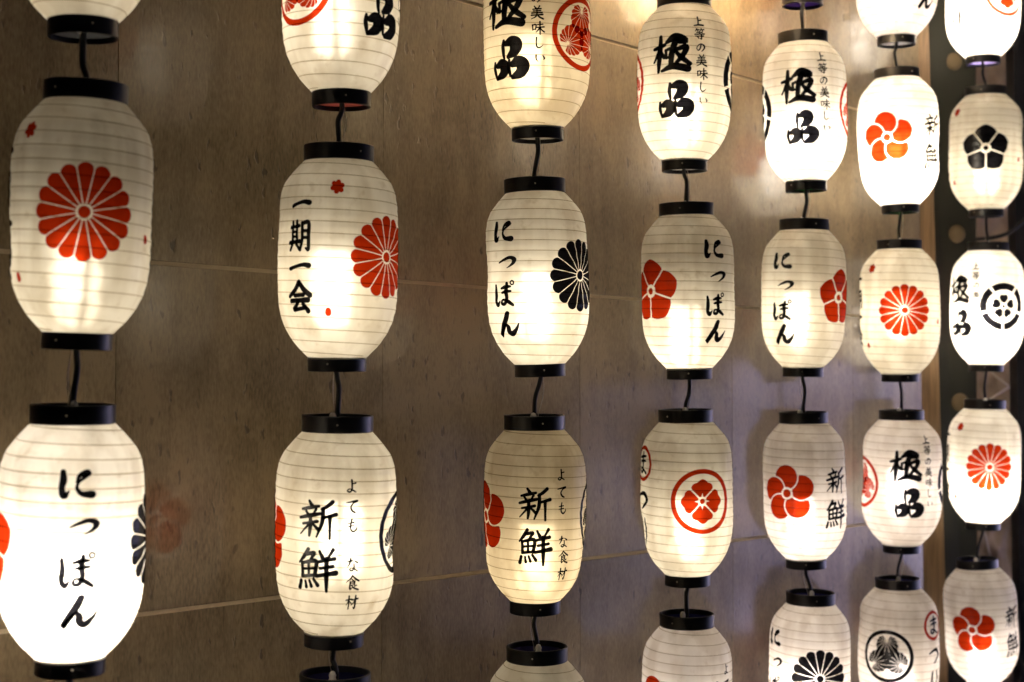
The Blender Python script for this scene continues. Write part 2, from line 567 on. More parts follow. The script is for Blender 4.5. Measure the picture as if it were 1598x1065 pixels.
def plum():
    s = Sheet(); R0, D0 = .43, .555
    cs = [(D0 * math.cos(math.pi / 2 + .1 + 2 * math.pi * k / 5), D0 * math.sin(math.pi / 2 + .1 + 2 * math.pi * k / 5)) for k in range(5)]
    for k in range(5):
        c, nx = cs[k], cs[(k + 1) % 5]
        def ins(x, y):
            if (x - c[0]) ** 2 + (y - c[1]) ** 2 > R0 * R0: return False
            if (x - nx[0]) ** 2 + (y - nx[1]) ** 2 < (R0 + .045) ** 2: return False
            return x * x + y * y > .215 ** 2
        dx, dy = c[0] - nx[0], c[1] - nx[1]
        l = math.hypot(dx, dy)
        s.star(ins, (c[0] + dx / l * .14, c[1] + dy / l * .14), 1.2, 56, 4)
    s.star(lambda x, y: x * x + y * y < .145 ** 2, (0, 0), .3, 24, 2)
    return s

def bellflower():
    s = Sheet()
    LA, LR = [0, .15, .36, .5, .6], [1.0, .965, .905, .85, .80]
    for k in range(5):
        th = math.pi / 2 + 2 * math.pi * k / 5
        def fn(p, q):
            a = 2 * q - 1
            # constant gap to the neighbours
            rmax = float(np.interp(abs(a) * .60, LA, LR))
            r = .21 + (rmax - .21) * p
            am = math.pi / 5 - .026 / r
            ang = th + a * am
            return (r * math.cos(ang), r * math.sin(ang))
        s.grid(fn, 8, 16)
    s.star(lambda x, y: x * x + y * y < .105 ** 2, (0, 0), .3, 24, 2)
    return s

def four_petal_ring():
    s = Sheet()
    s.arc(.855, 1.0, 0, 2 * math.pi, n=96)
    for k in range(4):
        th = math.pi / 2 * k
        ca, sa = math.cos(th), math.sin(th)
        def ins(x, y):
            u, q = x * ca + y * sa, -x * sa + y * ca
            if u * u + q * q < .15 ** 2 or u < 0: return False
            if abs(q) > u - .035: return False
            if abs(q) < .014 and u < .26: return False
            return (u - .47) ** 2 + q * q < .20 ** 2 * 1.05 or (u - .40) ** 2 + (abs(q) - .19) ** 2 < .175 ** 2 or u + abs(q) < .46 or (u - .56) ** 2 + q * q < .13 ** 2
        s.star(ins, (.38 * ca, .38 * sa), .9, 48, 4)
    s.star(lambda x, y: x * x + y * y < .085 ** 2, (0, 0), .3, 20, 2)
    return s

def hollyhock_ring():
    s = Sheet()
    s.arc(.85, 1.0, 0, 2 * math.pi, n=96)
    for k in range(3):
        th = math.pi / 2 + 2 * math.pi * k / 3
        bx, by = .60 * math.cos(th), .60 * math.sin(th)
        ax, ay = -math.cos(th), -math.sin(th)
        nv = 13
        for i in range(nv):
            f0 = -2.5 + 5.0 * i / nv; f1 = f0 + 5.0 / nv
            fm = (f0 + f1) / 2
            def fn(p, q):
                a = fm + (2 * q - 1) * (f1 - f0) / 2
                lim = .43 + .18 * math.cos(a) + .05 * math.cos(2 * a) - .035 * abs(2 * q - 1) ** 2
                r = .05 + (lim - .05) * p
                a = fm + (2 * q - 1) * max(.02, (f1 - f0) / 2 - .0055 / r)
                u, v = r * math.cos(a), r * math.sin(a)
                x, y = bx + u * ax - v * ay, by + u * ay + v * ax
                h = math.hypot(x, y)
                if h > .79: x, y = x * .79 / h, y * .79 / h
                return (x, y)
            s.grid(fn, 7, 3)
    return s

def wheel_ring():
    s = Sheet()
    for k in range(5):
        a0 = math.pi / 2 - 2 * math.pi * (k + .5) / 5
        s.arc(.70, 1.0, a0 + .05, a0 + 2 * math.pi / 5 - .05, n=26)
    for k in range(5):
        th = math.pi / 2 + 2 * math.pi * k / 5
        ca, sa = math.cos(th), math.sin(th)
        def ins(x, y):
            u, q = x * ca + y * sa, abs(-x * sa + y * ca)
            if u < .14: return False
            if q > u * math.tan(math.pi / 5) - .03: return False
            if u > .50 - .25 * max(0, .07 - q): return False
            return (u - .34) ** 2 + q * q < .205 ** 2
        s.star(ins, (.33 * ca, .33 * sa), .5, 36, 3)
    s.star(lambda x, y: x * x + y * y < .075 ** 2, (0, 0), .3, 20, 2)
    return s

def small_blossom():
    s = Sheet()
    def ins(x, y):
        if x * x + y * y < .5 ** 2: return True
        for k in range(6):
            a = 2 * math.pi * k / 6 + .3
            if (x - .64 * math.cos(a)) ** 2 + (y - .64 * math.sin(a)) ** 2 < .34 ** 2: return True
        return False
    s.star(ins, (0, 0), 1.2, 60, 3)
    return s

def loose_petal():
    s = Sheet()
    def ins(x, y):
        a = math.atan2(x, y)
        r = math.hypot(x, y)
        return r < .62 + .38 * max(0, math.cos(a)) ** 3 - .0 * a
    s.star(ins, (0, 0), 1.2, 40, 2)
    return s

GL = {  # brush strokes on a 100 x 100 square, y downwards: x,y,width
'に': '20,10,9 21,36,12 17,62,10 23,86,12 36,70,3|54,44,3 64,22,8 84,15,13 76,28,7 60,44,5 56,62,6 68,79,10 93,82,15',
'っ': '6,54,4 32,38,9 62,26,12 84,36,14 80,58,10 58,78,5 46,85,2',
'ぽ': '12,18,6 14,50,10 11,76,9 20,90,10 32,76,3|40,30,5 60,25,9 80,24,5|44,46,5 62,42,8 82,41,5|66,12,7 62,40,10 64,66,9 56,86,8 42,86,7 44,73,5 58,73,6 74,81,9 90,92,7|88,3,3.5 95,8,3.5 93,16,3.5 85,17,3.5 81,10,3.5 85,4,3.5',
'ん': '58,5,11 46,34,13 28,66,12 13,93,11 30,66,5 44,52,7 54,58,11 56,78,12 70,85,13 87,68,8 99,46,3',
'つ': '8,36,7 40,22,13 70,20,16 89,38,17 85,62,14 56,86,8 40,92,3',
'り': '30,10,11 25,40,12 27,62,8 40,46,3|70,6,9 77,36,14 73,64,12 50,95,4',
'ま': '20,24,8 50,20,11 82,18,8|24,42,8 50,38,10 80,38,8|52,4,11 52,40,12 53,72,11 40,89,11 22,83,9 30,70,7 54,74,9 82,91,11',
'の': '54,24,9 46,58,9 30,77,7 15,60,6 26,36,6 54,21,7 82,36,11 83,60,10 60,86,5',
'し': '32,8,9 29,44,8 34,77,8 54,85,7 82,64,3',
'い': '20,26,9 21,56,8 36,76,3|72,28,5 84,48,10 80,58,6',
'よ': '52,8,10 54,44,10 52,74,9 36,88,9 20,79,7 34,68,6 56,74,8 80,88,7|54,33,6 80,28,8',
'て': '10,24,6 50,17,10 90,12,12 60,27,8 42,54,10 54,80,11 74,90,8',
'も': '46,6,10 38,46,10 40,76,10 60,90,10 82,70,8 82,54,4|18,34,6 62,29,8|16,55,6 62,50,8',
'な': '12,28,6 46,22,9 54,20,5|38,6,10 30,40,9 14,64,4|66,22,6 88,34,10|62,42,8 62,70,9 48,88,9 30,81,7 44,70,5 64,76,8 88,90,7',
'一': '8,60,13 38,50,11 70,44,13 92,48,17',
'上': '46,10,11 48,48,10 46,84,9|48,44,7 76,39,10|8,90,8 50,83,11 94,85,12',
'期': '4,22,9 50,18,9|16,6,10 16,70,10|38,4,10 38,70,10|18,37,7 38,37,7|18,52,7 38,52,7|2,71,10 54,67,10|16,77,9 4,94,8|36,76,9 50,92,9|64,10,10 64,60,10 54,95,8|64,11,9 92,9,11 92,50,11 91,92,10 80,90,6|66,34,8 90,34,8|66,56,8 90,56,8',
'会': '50,4,12 30,31,12 4,50,9|50,5,12 72,29,13 97,46,13|30,47,10 70,45,10|12,64,11 88,61,13|46,65,11 36,79,10 22,92,10 52,89,9 78,85,10|66,73,10 86,95,14',
'等': '24,4,9 10,24,5|20,14,7 46,11,8|32,16,7 36,26,7|66,2,9 54,22,5|62,12,7 92,8,8|76,14,7 80,24,7|24,36,7 76,33,8|50,27,8 50,48,8|6,53,8 94,47,10|14,69,7 86,65,8|66,54,9 66,92,9 52,87,4|30,74,7 42,87,8',
'美': '30,2,7 40,16,9|70,0,9 60,17,6|18,25,7 82,20,8|22,38,7 78,35,8|50,18,8 50,52,8|10,54,8 90,49,9|6,70,8 94,65,10|50,57,9 40,80,8 6,98,4|54,68,7 70,84,10 98,97,10',
'味': '8,28,8 10,66,8|8,30,7 34,26,8 31,62,7|10,63,6 31,60,6|44,27,7 88,22,8|38,47,7 98,42,9|66,4,10 66,98,8|63,49,8 50,68,7 34,84,4|68,48,6 80,66,8 100,80,9',
'食': '50,2,9 32,24,8 4,44,4|52,5,8 72,22,10 98,38,10|47,26,8 54,35,8|30,43,7 70,40,8|68,40,8 66,66,8|34,54,6 66,52,6|32,67,6 66,64,6|34,42,8 32,92,9 52,82,4|82,68,8 62,79,5|46,70,6 64,87,9 96,98,10',
'材': '4,33,8 48,27,9|26,4,10 26,97,8|24,38,8 6,68,4|28,40,7 46,56,8|50,33,8 98,25,10|78,4,10 78,91,10 64,84,5|75,35,8 62,56,7 46,70,4',
'極': '0,36,8 14,33,10 32,27,9|20,4,9 19,40,13 16,70,12 14,99,7|16,42,10 0,72,5|21,44,7 31,60,10|38,20,9 62,7,19 90,17,15 74,23,7|64,16,16 54,44,14 50,82,12|36,42,8 37,62,8|36,42,7 50,39,8 47,62,8|36,63,6 49,60,7|62,42,9 92,34,13 82,58,12 58,84,7|64,47,8 80,64,12 102,80,10|24,97,7 56,86,15 96,93,17',
'品': '35,8,7 33,28,9 36,50,6|43,15,13 58,12,23 70,19,27 64,36,23 48,48,9|4,58,6 3,76,9 8,98,6|14,66,13 26,63,21 36,71,24 30,86,21 12,96,9|50,56,6 48,74,9 52,94,6|60,66,15 74,62,25 87,71,28 79,88,23 58,97,10',
'新': '26,0,7 34,12,11|6,23,7 30,18,10 54,14,8|16,26,7 23,37,9|46,22,8 37,37,6|0,46,8 30,39,11 58,34,9|30,42,10 30,70,11 27,94,7|8,62,7 50,55,9|28,61,9 0,90,4|35,60,7 53,77,10|92,2,11 76,15,10 62,22,7|66,20,10 64,56,11 48,97,5|66,45,8 102,36,11|85,43,11 85,101,7',
'鮮': '26,0,10 14,18,10 0,33,5|22,12,9 44,9,10 32,25,6|9,34,9 10,66,10|10,34,8 48,29,11 45,64,10|12,49,7 46,46,7|28,31,8 28,64,8|9,67,8 46,63,9|5,78,9 0,95,11|18,79,7 20,93,9|30,77,7 35,91,9|42,73,8 53,88,10|58,4,7 66,19,11|94,0,10 82,19,7|56,30,8 98,22,10|60,46,8 94,41,9|50,65,9 102,57,13|77,22,11 77,66,12 77,103,7',
}
POLY = {}
def glyph(ch, fat=1.0):
    s = Sheet()
    for st in GL[ch].split('|'):
        pts = [tuple(float(q) for q in p.split(',')) for p in st.split()]
        s.stroke([(x - 50, 50 - y, wd * fat) for x, y, wd in pts])
    for c, txt in POLY.get(ch, ()):
        pg = np.array([tuple(float(q) for q in p.split(',')) for p in txt.split()])
        pg = catmull(np.vstack([pg, pg[:1]]), 4)[:-1]
        pg = [(x - 50, 50 - y) for x, y in pg]
        def ins(x, y):
            r, j = False, len(pg) - 1
            for i in range(len(pg)):
                if (pg[i][1] > y) != (pg[j][1] > y) and x < (pg[j][0] - pg[i][0]) * (y - pg[i][1]) / (pg[j][1] - pg[i][1]) + pg[i][0]:
                    r = not r
                j = i
            return r
        s.star(ins, (c[0] - 50, 50 - c[1]), 80, 64, 4)
    return s
GLY = {}
EMB = dict(chrys=chrys(), plum=plum(), bell=bellflower(), four=four_petal_ring(), holly=hollyhock_ring(), wheel=wheel_ring(), blossom=small_blossom(), petal=loose_petal())

def text_sheet(items, fat=1.0):
    """items: (char, x, y, width, height) in units of the lantern height"""
    out = []
    for ch, x, y, wd, ht in items:
        s = Sheet()
        if (ch, fat) not in GLY: GLY[(ch, fat)] = glyph(ch, fat)
        s.add(GLY[(ch, fat)], wd * H / 100, ht * H / 100, x * H, y * H)
        out.append(s)
    return out
def emb_sheet(kind, y, dia, x=0):
    return Sheet().add(EMB[kind], dia * H / 2, dia * H / 2, x * H, y * H)

T_NIPPON = text_sheet([('に', 0, .225, .135, .115), ('っ', .035, .075, .115, .085), ('ぽ', .01, -.082, .135, .135), ('ん', .015, -.235, .150, .125)], 1.7)
T_GOKU = text_sheet([('極', 0, .128, .200, .205), ('品', .025, -.125, .195, .200)], 1.22)
T_GOKU_S = text_sheet([(c, .155 + .004 * i, .305 - .0735 * i, .062, .064) for i, c in enumerate('上等の美味しい')], 1.45)
T_SHIN = text_sheet([('新', 0, .075, .150, .155), ('鮮', .0, -.135, .155, .170)], 1.12)
T_SHIN_S = text_sheet([(c, .140 + .003 * i, y, .058, .062) for i, (c, y) in enumerate(zip('よても' + 'な食材', (.215, .130, .050, -.115, -.190, -.275)))], 1.4)
T_MATSU = text_sheet([('ま', 0, .20, .125, .13), ('つ', 0, -.005, .135, .12), ('り', 0, -.185, .135, .165)], 1.25)
T_ICHIGO = text_sheet([('一', 0, .225, .115, .10), ('期', 0, .085, .115, .135), ('一', 0, -.045, .115, .10), ('会', 0, -.175, .120, .135)], 1.45)
RED_LOOP = Sheet(); RED_LOOP.arc(.080 * H, .101 * H, 0, 2 * math.pi, (0, .20 * H), 48, 2)

def text_goku(phi): return [('character', T_GOKU, phi, 'K'), ('character', T_GOKU_S, phi, 'K')]
def text_shin(phi): return [('character', T_SHIN, phi, 'K'), ('character', T_SHIN_S, phi, 'K')]
def emb(kind, phi, col, y=0.0, dia=.36): return [('emblem', emb_sheet(kind, y, dia), phi, col)]
def face_set(main, phi, col):
    """flower face with a small blossom, loose petals and the four-character saying at both sides"""
    return (emb(main, phi, col) + emb('blossom', phi - 52, 'R', .295, .066) + emb('petal', phi - 60, 'R', -.245, .046) + emb('petal', phi + 60, 'R', -.085, .044)
            + [('character', T_ICHIGO, phi - 90, 'K'), ('character', T_ICHIGO, phi + 90, 'K')])
def goku(phi, left, lc, right, rc, ld=-82, rd=86):
    return text_goku(phi) + emb(left, phi + ld, lc) + emb(right, phi + rd, rc)
def shin(phi): return text_shin(phi) + emb('plum', phi - 72, 'R') + emb('holly', phi + 100, 'K')
def nippon(phi, left, lc, right, rc, ld=-92, rd=92):
    return [('character', T_NIPPON, phi, 'K')] + emb(left, phi + ld, lc) + emb(right, phi + rd, rc)
def matsuri(phi, main, mphi, col):
    return [('character', T_MATSU, phi, 'K'), ('emblem', RED_LOOP, phi, 'R')] + emb(main, mphi, col)

# ------------------------------------------------------------------ lantern builder
N_TOP, N_BOTR = .155 * H, .129 * H
def ring_prof(r, h, th=.006):
    """open plastic collar, its lower end at z = 0"""
    b = .0012
    return [(r - th, 0), (r - b, 0), (r, b), (r, h - b), (r - b, h), (r - th + b, h), (r - th, h - b), (r - th, 0)]
RING_T = lathe_data(ring_prof(N_TOP, .072 * H), 56)
RING_B = lathe_data(ring_prof(N_BOTR, .068 * H), 56)
def disc_data(r, n=40, hole=.012):
    return lathe_data([(hole, 0), (r, 0), (r, .002), (hole, .002), (hole, 0)], n)
def share(name, data, mat, smooth):
    me = bpy.data.meshes.new(name)
    me.from_pydata([tuple(a) for a in data[0]], [], [tuple(a) for a in data[1]])
    me.polygons.foreach_set('use_smooth', [smooth] * len(me.polygons))
    me.materials.append(mat)
    return me
def auto_smooth(me, ang=40):
    me.set_sharp_from_angle(angle=RAD(ang)) if hasattr(me, 'set_sharp_from_angle') else None
ME_RT = share('top_ring', RING_T, M_RING, True); auto_smooth(ME_RT)
ME_RB = share('bottom_ring', RING_B, M_RING, True); auto_smooth(ME_RB)
ME_CLIP = share('cable_clip', lathe_data([(.0005, .020), (.005, .018), (.008, .011), (.007, .004), (.009, 0)], 14), M_CLIP, True)
ME_SOCK = share('bulb_socket', lathe_data([(.001, .06), (.014, .06), (.016, .055), (.016, .012), (.019, .006), (.019, 0), (.001, 0)], 20), M_CLIP, True); auto_smooth(ME_SOCK)
ME_RIVET = share('rivet', lathe_data([(.0002, .0022), (.0016, .0017), (.0024, .0)], 10), M_WIRE, True)
DISC_T, DISC_B = {}, {}
count = [0]

def build_lantern(d, xt, yt, xb, yb, prints, power, col, label, vbulb=-.06, off=(0, 0), bdisc='white', tdisc='blue', wide=1.0):
    count[0] += 1
    seed = count[0] * 13 + 5
    top, bot = unproj(xt, yt, d), unproj(xb, yb, d)
    mid = (top + bot) / 2
    zx = (top - bot).normalized()
    toc = (EYE - mid); toc.z = 0
    fr = (toc - zx * toc.dot(zx)).normalized()            # towards the viewer
    rt = zx.cross(-fr).normalized() * -1
    rt = (-fr).cross(zx).normalized()
    scl = (top - bot).length / H
    base = mid - zx * .5 * H * scl
    rot = Matrix((rt, -fr, zx)).transposed().to_4x4()
    root = empty('paper_lantern', Matrix.Translation(base) @ rot @ Matrix.Scale(scl, 4))
    tag(root, label, 'lantern', 'paper lanterns hanging in front of the tiled wall')
    up = Vector((0, 0, .5 * H))
    S = Shape(seed, wide)
    V, Fc = shade_mesh(S)
    shade = mesh_obj('paper_shade', V, Fc, M_PAPER, root, True); shade.location = up
    V, Fc = coil_mesh(S)
    co = mesh_obj('rib_wire', V, Fc, M_RIB, shade, True)
    flat = [(nm, q, phi, ink) for nm, sh, phi, ink in prints for q in (sh if isinstance(sh, list) else [sh])]
    for i, (nm, sh, phi, ink) in enumerate(flat):
        A = np.array(sh.v)
        ph = A[:, 0] / (RB * wide) + RAD(phi)
        P = S.pt(ph, A[:, 1], .0011 + .00025 * (i % 3))
        mesh_obj(nm, P, sh.f, M_BLACK if ink == 'K' else M_RED, shade, True)
    rs = random.Random(seed)
    r = link(bpy.data.objects.new('top_ring', ME_RT), root); r.location = (0, 0, H - .072 * H)
    a = rs.uniform(-.8, .8)
    rv = link(bpy.data.objects.new('rivet', ME_RIVET), r)
    rv.location = (N_TOP * math.sin(a), -N_TOP * math.cos(a), .036 * H); rv.rotation_euler = (RAD(90), 0, a)
    r = link(bpy.data.objects.new('bottom_ring', ME_RB), root)
    rv = link(bpy.data.objects.new('rivet', ME_RIVET), r)
    a = rs.uniform(-.8, .8)
    rv.location = (N_BOTR * math.sin(a), -N_BOTR * math.cos(a), .034 * H); rv.rotation_euler = (RAD(90), 0, a)
    if tdisc not in DISC_T: DISC_T[tdisc] = share('top_disc', disc_data(N_TOP - .0055), DISC[tdisc], False)
    if bdisc not in DISC_B: DISC_B[bdisc] = share('bottom_disc', disc_data(N_BOTR - .0055), DISC[bdisc], False)
    link(bpy.data.objects.new('top_disc', DISC_T[tdisc]), root).location = (0, 0, H - .016)
    link(bpy.data.objects.new('bottom_disc', DISC_B[bdisc]), root).location = (0, 0, .010)
    cl = link(bpy.data.objects.new('cable_clip', ME_CLIP), root); cl.location = (rs.uniform(-.012, .004), -.014, H - .013)
    # bulb
    bx, by = off[0] * .5, off[1] * .45
    zb = .5 * H + (vbulb - .02) * H
    so = link(bpy.data.objects.new('bulb_socket', ME_SOCK), root); so.location = (bx, by, zb + .048)
    for k, (dz, share_) in enumerate(((.050, .31), (0, .38), (-.050, .31))):
        li = bpy.data.lights.new('bulb', 'POINT')
        li.energy = power * PW * share_; li.color = col; li.shadow_soft_size = .040
        lo = link(bpy.data.objects.new('bulb', li), root); lo.location = (bx, by, zb + dz - .03)
    return dict(root=root, top=top, bot=bot, zx=zx, fr=fr, rt=rt, seed=seed)

WARM, CREAM, WHITE, PINK, AMBER = (1, .78, .48), (1, .875, .69), (1, .91, .82), (1, .87, .84), (1, .77, .52)
def depth(i): return .5 * F * (.00236 + .000423 * i)
W67 = 1.045
PW = .37
GRP = {}
def L_(i, *a, **k):
    GRP.setdefault(i, []).append(build_lantern(depth(i), *a, **k))

# first string (leftmost)
L_(0, 128, -357, 130, 60, face_set('chrys', 150, 'R'), 2.8, CREAM, 'lantern cut by the top edge, uppermost of the leftmost string', bdisc='grey')
L_(0, 135, 131, 120, 546, face_set('chrys', 2, 'R'), 2.8, CREAM, 'dim cream lantern with large red chrysanthemum, middle of the leftmost string', vbulb=-.14, off=(-.01, -.02))
L_(0, 114, 631, 109, 1050, nippon(2, 'bell', 'R', 'chrys', 'K', -92, 88), 18, WHITE, 'glaring white lantern with black hiragana column, lowest of the leftmost string', vbulb=-.08, tdisc='violet')
# second string
L_(1, 531, -188, 533, 168, goku(38, 'holly', 'R', 'wheel', 'K', -84, 90), 3.9, CREAM, 'lantern with red hollyhock crest cut by the top edge, second string from the left', vbulb=-.02, off=(-.03, -.02), bdisc='pink')
L_(1, 529, 228, 526, 580, face_set('chrys', 51, 'R') , 4.0, CREAM, 'lantern with bold black kanji at left and red chrysanthemum at right, second string', vbulb=-.04, off=(-.02, -.04))
L_(1, 527, 648, 521, 1007, shin(-17), 6.0, CREAM, 'lantern with two brush kanji and small characters, second string, right of the glaring lantern', vbulb=.05, off=(.02, -.03))
L_(1, 523, 1050, 521, 1408, shin(60), 4, CREAM, 'lantern of which only the black top ring shows at the bottom edge', tdisc='blue')
# third string
L_(2, 836, -92, 839, 220, goku(-36, 'wheel', 'K', 'holly', 'R', -90, 92), 4.2, WARM, 'cream lantern with dark red hollyhock crest, top of the third string', vbulb=-.05, off=(-.02, -.01))
L_(2, 834, 280, 843, 588, nippon(-42, 'bell', 'R', 'chrys', 'K', -92, 95), 5.2, CREAM, 'lantern with hiragana column at left and black chrysanthemum at right, third string', vbulb=-.05, off=(-.02, -.04))
L_(2, 834, 648, 835, 956, shin(0), 3.6, WARM, 'yellowish lantern with two brush kanji and red plum petals at its left edge, third string', vbulb=-.12, off=(0, -.02))
L_(2, 838, 1008, 838, 1318, shin(120), 3.5, CREAM, 'lantern with only its plain upper part above the bottom edge, third string')
# fourth string
L_(3, 1068, -322, 1068, -48, nippon(150, 'bell', 'R', 'chrys', 'K'), 65, AMBER, 'unseen lantern added above the picture to light the wall, topmost of the fourth string')  # added out of view, far brighter than the rest, to warm the upper right wall
L_(3, 1068, -6, 1068, 268, goku(-16, 'holly', 'R', 'wheel', 'K', -80, 109), 6.0, CREAM, 'lantern with bold kanji and red crest at left edge, top of the fourth string', vbulb=-.08, off=(0, -.01))
L_(3, 1071, 318, 1076, 592, nippon(33, 'bell', 'R', 'chrys', 'K', -84, 100), 4.6, CREAM, 'lantern with red bellflower at left and hiragana column at right, fourth string', vbulb=-.16, off=(-.02, -.03))
L_(3, 1070, 639, 1073, 913, matsuri(-71, 'four', 20, 'R'), 4.6, CREAM, 'lantern with four petalled red flower in a red ring, fourth string', vbulb=-.08)
L_(3, 1072, 957, 1073, 1232, shin(26), 5.2, PINK, 'lantern cut by the bottom edge with an orange petal at left, fourth string', vbulb=0)
# fifth string
L_(4, 1252, -530, 1252, -285, nippon(30, 'bell', 'R', 'chrys', 'K'), 140, AMBER, 'unseen lantern added above the picture to light the wall, topmost of the fifth string')  # another added unseen lantern, there for the glow on the wall below
L_(4, 1252, -237, 1252, 10, shin(100), 110, AMBER, 'lantern of which only the black bottom ring shows at the top edge', bdisc='violet')
L_(4, 1253, 52, 1258, 299, goku(-9, 'wheel', 'K', 'holly', 'R', -81, 101), 10.5, WHITE, 'bright lantern with bold black kanji and green base disc, fifth string', vbulb=-.06, bdisc='green')
L_(4, 1255, 343, 1253, 588, nippon(-32, 'chrys', 'K', 'bell', 'R', -92, 92), 5.0, CREAM, 'lantern with hiragana column at left and dark red bellflower at right, fifth string', vbulb=-.04, off=(-.03, -.03))
L_(4, 1254, 643, 1258, 886, shin(47), 5.2, PINK, 'lantern with red plum flower at left and kanji at right edge, fifth string', vbulb=-.12, off=(-.02, -.03))
L_(4, 1265, 924, 1262, 1168, nippon(-62, 'bell', 'R', 'chrys', 'K', -92, 76), 8.0, PINK, 'pinkish lantern with half a black chrysanthemum at the bottom edge, fifth string', vbulb=-.02, off=(-.02, -.02))
# sixth string
L_(5, 1399, -420, 1399, -195, shin(150), 120, AMBER, 'unseen lantern added above the picture to light the wall, topmost of the sixth string', wide=W67)  # added unseen lantern, strong so the wall's upper right brightens
L_(5, 1399, -155, 1399, 71, nippon(44, 'bell', 'R', 'chrys', 'K'), 7.5, PINK, 'lantern cut by the top edge above the bright orange plum flower lantern, sixth string', bdisc='white', wide=W67)
L_(5, 1399, 109, 1405, 333, text_shin(56) + emb('plum', -16, 'R'), 26, WHITE, 'glaring white lantern with orange plum flower, sixth string', vbulb=-.03, bdisc='green', wide=W67)
L_(5, 1403, 375, 1405, 596, face_set('chrys', 7, 'R'), 7.0, CREAM, 'lantern with orange red chrysanthemum and small petals, sixth string', vbulb=.06, off=(0, -.02), wide=W67)
L_(5, 1407, 640, 1407, 862, goku(6, 'holly', 'R', 'wheel', 'K', -78, 94), 6.5, PINK, 'lantern with bold black kanji and orange ringed crest at its left edge, sixth string', vbulb=.02, wide=W67)
L_(5, 1401, 902, 1403, 1125, matsuri(60, 'holly', -16, 'K'), 6.0, PINK, 'lantern with black hollyhock crest in a black ring, bottom of the sixth string', vbulb=-.1, off=(0, -.01), wide=W67)
# seventh string (rightmost)
L_(6, 1534, -102, 1534, 101, matsuri(-46, 'four', 40, 'R'), 26, WHITE, 'glaring white lantern cut by the top edge, top of the rightmost string', bdisc='lilac', wide=W67)
L_(6, 1538, 137, 1539, 339, face_set('bell', 0, 'K'), 5.5, CREAM, 'lantern with black five petal bellflower, rightmost string', vbulb=-.05, wide=W67)
L_(6, 1542, 379, 1539, 580, goku(-52, 'holly', 'R', 'wheel', 'K', -90, 78), 24, WHITE, 'glaring white lantern with black wheel crest, rightmost string', vbulb=-.03, wide=W67)
L_(6, 1537, 624, 1534, 826, face_set('chrys', 9, 'R'), 17, WHITE, 'bright lantern with orange chrysanthemum, rightmost string', vbulb=-.14, wide=W67)
L_(6, 1525, 872, 1537, 1074, shin(58), 6.0, PINK, 'lantern with dark red plum flower, lowest of the rightmost string', vbulb=-.16, wide=W67)

# ------------------------------------------------------------------ cables: one per string, from the beam down through every lantern
BEAM_Z = 4.25
ORD = ('leftmost', 'second', 'third', 'fourth', 'fifth', 'sixth', 'rightmost')
for i, ls in GRP.items():
    rs = random.Random(40 + i)
    pts = []
    t0 = ls[0]['top']
    pts.append((t0.x, t0.y, BEAM_Z))
    pts.append((t0.x + .004, t0.y, (BEAM_Z + t0.z) / 2))
    for k, q in enumerate(ls):
        a = rs.uniform(-1.2, 1.2)
        inn = (q['rt'] * math.sin(a) + q['fr'] * math.cos(a)) * .045
        top, bot = q['top'], q['bot']
        pts.append(tuple(top + q['zx'] * .012)); pts.append(tuple(top - q['zx'] * .02))
        pts.append(tuple(top - q['zx'] * .10 + inn)); pts.append(tuple(bot + q['zx'] * .14 + inn * .8)); 
        pts.append(tuple(bot + q['zx'] * .03)); pts.append(tuple(bot - q['zx'] * .008))
        if k + 1 < len(ls):
            nx = ls[k + 1]['top']
            m = bot.lerp(nx, rs.uniform(.3, .6)) + q['rt'] * rs.choice((-1, 1)) * rs.uniform(.002, .006) + q['fr'] * rs.uniform(-.006, .006)
            pts.append(tuple(m))
        else:
            pts.append(tuple(bot - q['zx'] * .10 + q['rt'] * .004))
    path = catmull(pts, 8)
    v, f = tube_data(path, .0058 if i < 5 else .0052, 10)
    cb = mesh_obj('power_cable', v, f, M_CABLE, None, True)
    tag(cb, 'black cable threading the %s lantern string%s' % (ORD[i], '' if i in (0, 6) else ' from the left'), 'cable', 'cables of the lantern strings')
    # thin bare wire that runs beside the cable in each gap
    for k in range(len(ls) - 1):
        a_, b_ = ls[k]['bot'], ls[k + 1]['top']
        rtv = ls[k]['rt'] * rs.choice((-1, 1)) * rs.uniform(.008, .014)
        wp = catmull([tuple(a_ + rtv * .6 + ls[k]['zx'] * .012), tuple(a_.lerp(b_, .45) + rtv * 1.1), tuple(b_ + rtv * .5 - ls[k]['zx'] * .012)], 6)
        v, f = tube_data(wp, .0009, 6)
        mesh_obj('thin_wire', v, f, M_WIRE, cb, True)

# beam the strings hang from (above the picture)
v, f = box_data(-.6, 4.3, -.06, .06, 0, .12, .004)
M_DARKWOOD = simple('dark_timber', (.06, .04, .028), .6, noise=.3, nscale=20)
bm_ = mesh_obj('hanging_beam', v, f, M_DARKWOOD)
bm_.matrix_world = Matrix.Translation((NRM.x * .35, NRM.y * .35, BEAM_Z - .005)) @ WALLM
tag(bm_, 'dark timber beam carrying the lantern strings above the picture', 'beam')

# ------------------------------------------------------------------ right side: board at the wall's end, dark post, rough wall, dark panel
def slab(name, quad, depth_m, mat, parent=None):
    """a board whose face is the four photo points (px, py, d), given real thickness going back"""
    P = [unproj(*q) for q in quad]
    n = (P[1] - P[0]).cross(P[3] - P[0]).normalized()
    if n.dot(EYE - P[0]) < 0: n = -n
    o = (P[0] + P[1] + P[2] + P[3]) / 4
    v = [p - o for p in P] + [p - n * depth_m - o for p in P]
    f = [(0, 1, 2, 3), (7, 6, 5, 4), (0, 4, 5, 1), (1, 5, 6, 2), (2, 6, 7, 3), (3, 7, 4, 0)]
    ob = mesh_obj(name, v, f, mat, parent)
    ob.location = o
    return ob

